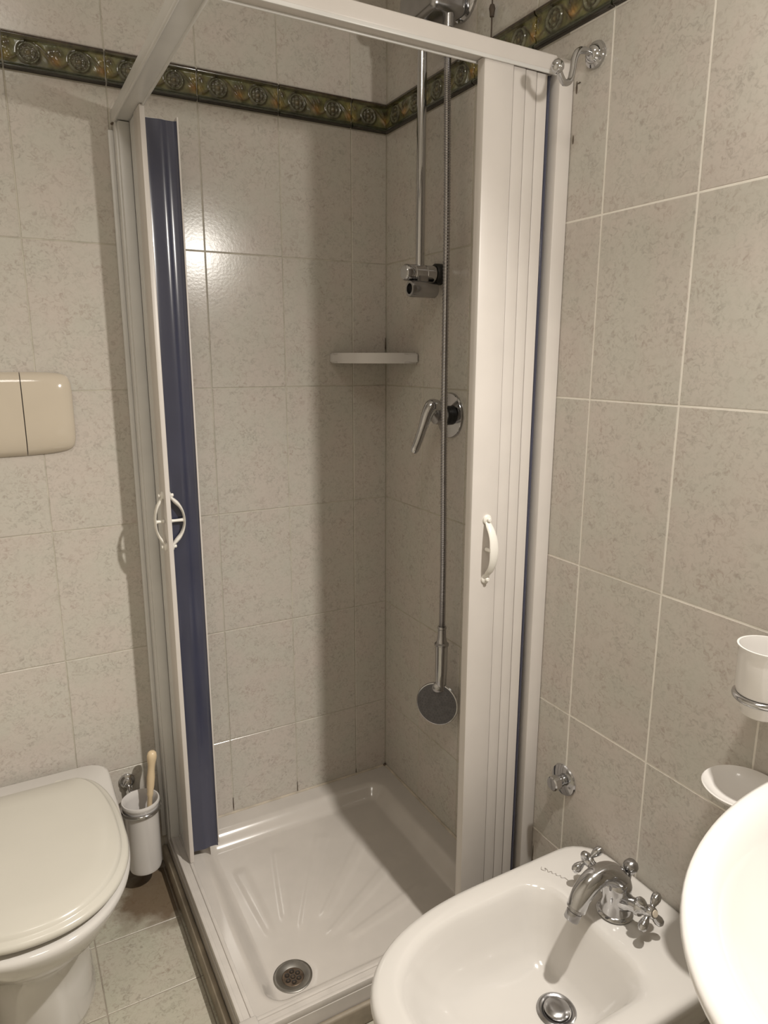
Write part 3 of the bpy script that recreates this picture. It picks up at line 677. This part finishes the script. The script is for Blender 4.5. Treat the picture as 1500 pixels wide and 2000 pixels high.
for s in (-1, 1):
    dirv = Vector((.0, s*.93, .36)).normalized(); base = F0+Vector((0, s*.018, .036))
    st = finish(L([(0, 0), (.0165, 0), (.0150, .010), (.0125, .016), (.0125, .030), (.0145, .032), (.0145, .036), (.0105, .040), (.0085, .052), (0, .053)], base, dirv, 24), 'valve_stem', M_CHROME, bt)
    hub = base+dirv*.058
    bm = L([(0, -.011), (.009, -.010), (.0105, -.004), (.0105, .006), (.008, .0105), (0, .012)], hub, dirv, 24)
    u = Vector((1, 0, 0)); v = dirv.cross(u)
    for k in range(4):
        a = PI/4+PI/2*k+.15*s; d = u*math.cos(a)+v*math.sin(a)
        lathe(bm, [(0, .0), (.0055, .006), (.0045, .011), (.0075, .019), (.0085, .025), (.0075, .031), (.0042, .035), (0, .0358)], hub, d, 16)
    hd = finish(bm, 'cross_handle', M_CHROME, bt)
    finish(L([(.0062, 0), (.0055, .0016), (0, .002)], hub+dirv*.0115, dirv, 20), 'index_cap', M_IVORY if s < 0 else M_BRUSHED, hd)
bm = tube(bmesh.new(), [Vector((-.078, -1.046, .43)), Vector((-.074, -1.046, .472))], .0032, 10)
lathe(bm, [(0, -.0135), (.0075, -.0115), (.0125, -.005), (.0138, 0), (.0125, .0055), (.0075, .0115), (0, .0135)], (-.0745, -1.0460, .482), (0, 0, 1), 24)
finish(bm, 'lift_knob', M_BRUSHED, bt)

# ------------------------------------------------------------------ wash basin
YS = -1.588
def wp(ub, uf, hw, rb, us, z, e=2.1): return [(-u, YS+v, z) for u, v in dring(ub, uf, hw, rb, us, e, 96)]
wb = thing('wash_basin', 'white ceramic wash basin on the right wall, nearest the camera', 'wash basin', (-.25, YS, .65))
bm = loft(bmesh.new(), [wp(.004, .22, .10, .04, .10, .64), wp(.003, .33, .16, .05, .10, .68), wp(.002, .44, .235, .06, .10, .735), wp(.001, .506, .280, .06, .10, .785), wp(.001, .522, .289, .06, .10, .806), wp(.001, .525, .291, .06, .10, .815),
    wp(.002, .522, .289, .06, .10, .8205), wp(.006, .514, .284, .058, .10, .823), wp(.02, .498, .272, .055, .10, .822), wp(.105, .485, .262, .06, .13, .8185), wp(.118, .472, .252, .06, .14, .812),
    wp(.128, .455, .238, .06, .15, .795), wp(.145, .41, .20, .06, .16, .745), wp(.17, .35, .145, .05, .18, .712), wp(.20, .30, .08, .04, .2, .700), wp(.22, .27, .03, .02, .23, .698)])
finish(bm, 'bowl', M_CERW, wb, sharp=60)
finish(L([(0, .002), (.030, .002), (.031, .004), (.026, .006), (0, .005)], (-.245, YS, .697), (0, 0, 1), 28), 'waste', M_CHROME, wb)

# ------------------------------------------------------------------ tumbler + holder, soap dish
TX, TY = -.056, -1.233
th = thing('tumbler_holder', 'chrome ring holder on the right wall carrying the white tumbler', 'holder', (0, TY, .90))
ring = [Vector((TX+.0362*math.cos(2*PI*k/48), TY+.0362*math.sin(2*PI*k/48), .8965)) for k in range(49)]
finish(tube(bmesh.new(), ring, .0052, 12, False), 'ring', M_CHROME, th)
bm = L([(0, 0), (.021, 0), (.022, .003), (.019, .007), (.010, .010), (0, .010)], (0, TY, .8965), (-1, 0, 0), 28); tube(bm, [Vector((-.008, TY, .8965)), Vector((-.0145, TY, .8965))], .0062, 14)
finish(bm, 'wall_bracket', M_CHROME, th)
tu = thing('tumbler', 'white ceramic tumbler in the chrome ring on the right wall', 'tumbler', (TX, TY, .868))
finish(L([(0, .0), (.022, .0), (.0265, .003), (.027, .016), (.0295, .026), (.0308, .034), (.0360, .0355), (.0385, .045), (.0388, .092), (.0395, .103), (.0412, .1055), (.0412, .108), (.0385, .108), (.0358, .095), (.034, .045), (.029, .012), (0, .008)], (TX, TY, .867), (0, 0, 1), 44), 'tumbler_body', M_CERW, tu)
SX, SY = -.0615, -1.226
sh_ = thing('soap_dish', 'shallow white oval soap dish on the right wall beside the wash basin', 'soap dish', (SX, SY, .72))
bm = lathe(bmesh.new(), [(0, .000), (.025, .0), (.034, .004), (.050, .014), (.0575, .022), (.0590, .0245), (.0575, .026), (.053, .022), (.040, .013), (.020, .009), (0, .008)], (SX, SY, .7205), (0, 0, 1), 44)
finish(bm, 'dish', M_CERW, sh_)
bm = L([(0, 0), (.018, 0), (.019, .003), (.016, .007), (.008, .009), (0, .009)], (0, SY, .712), (-1, 0, 0), 24); tube(bm, smooth_path([(-.006, SY, .712), (-.03, SY, .712), (SX, SY, .716), (SX-.004, SY, .7205)], 5), .0048, 12)
finish(bm, 'dish_bracket', M_CHROME, sh_)
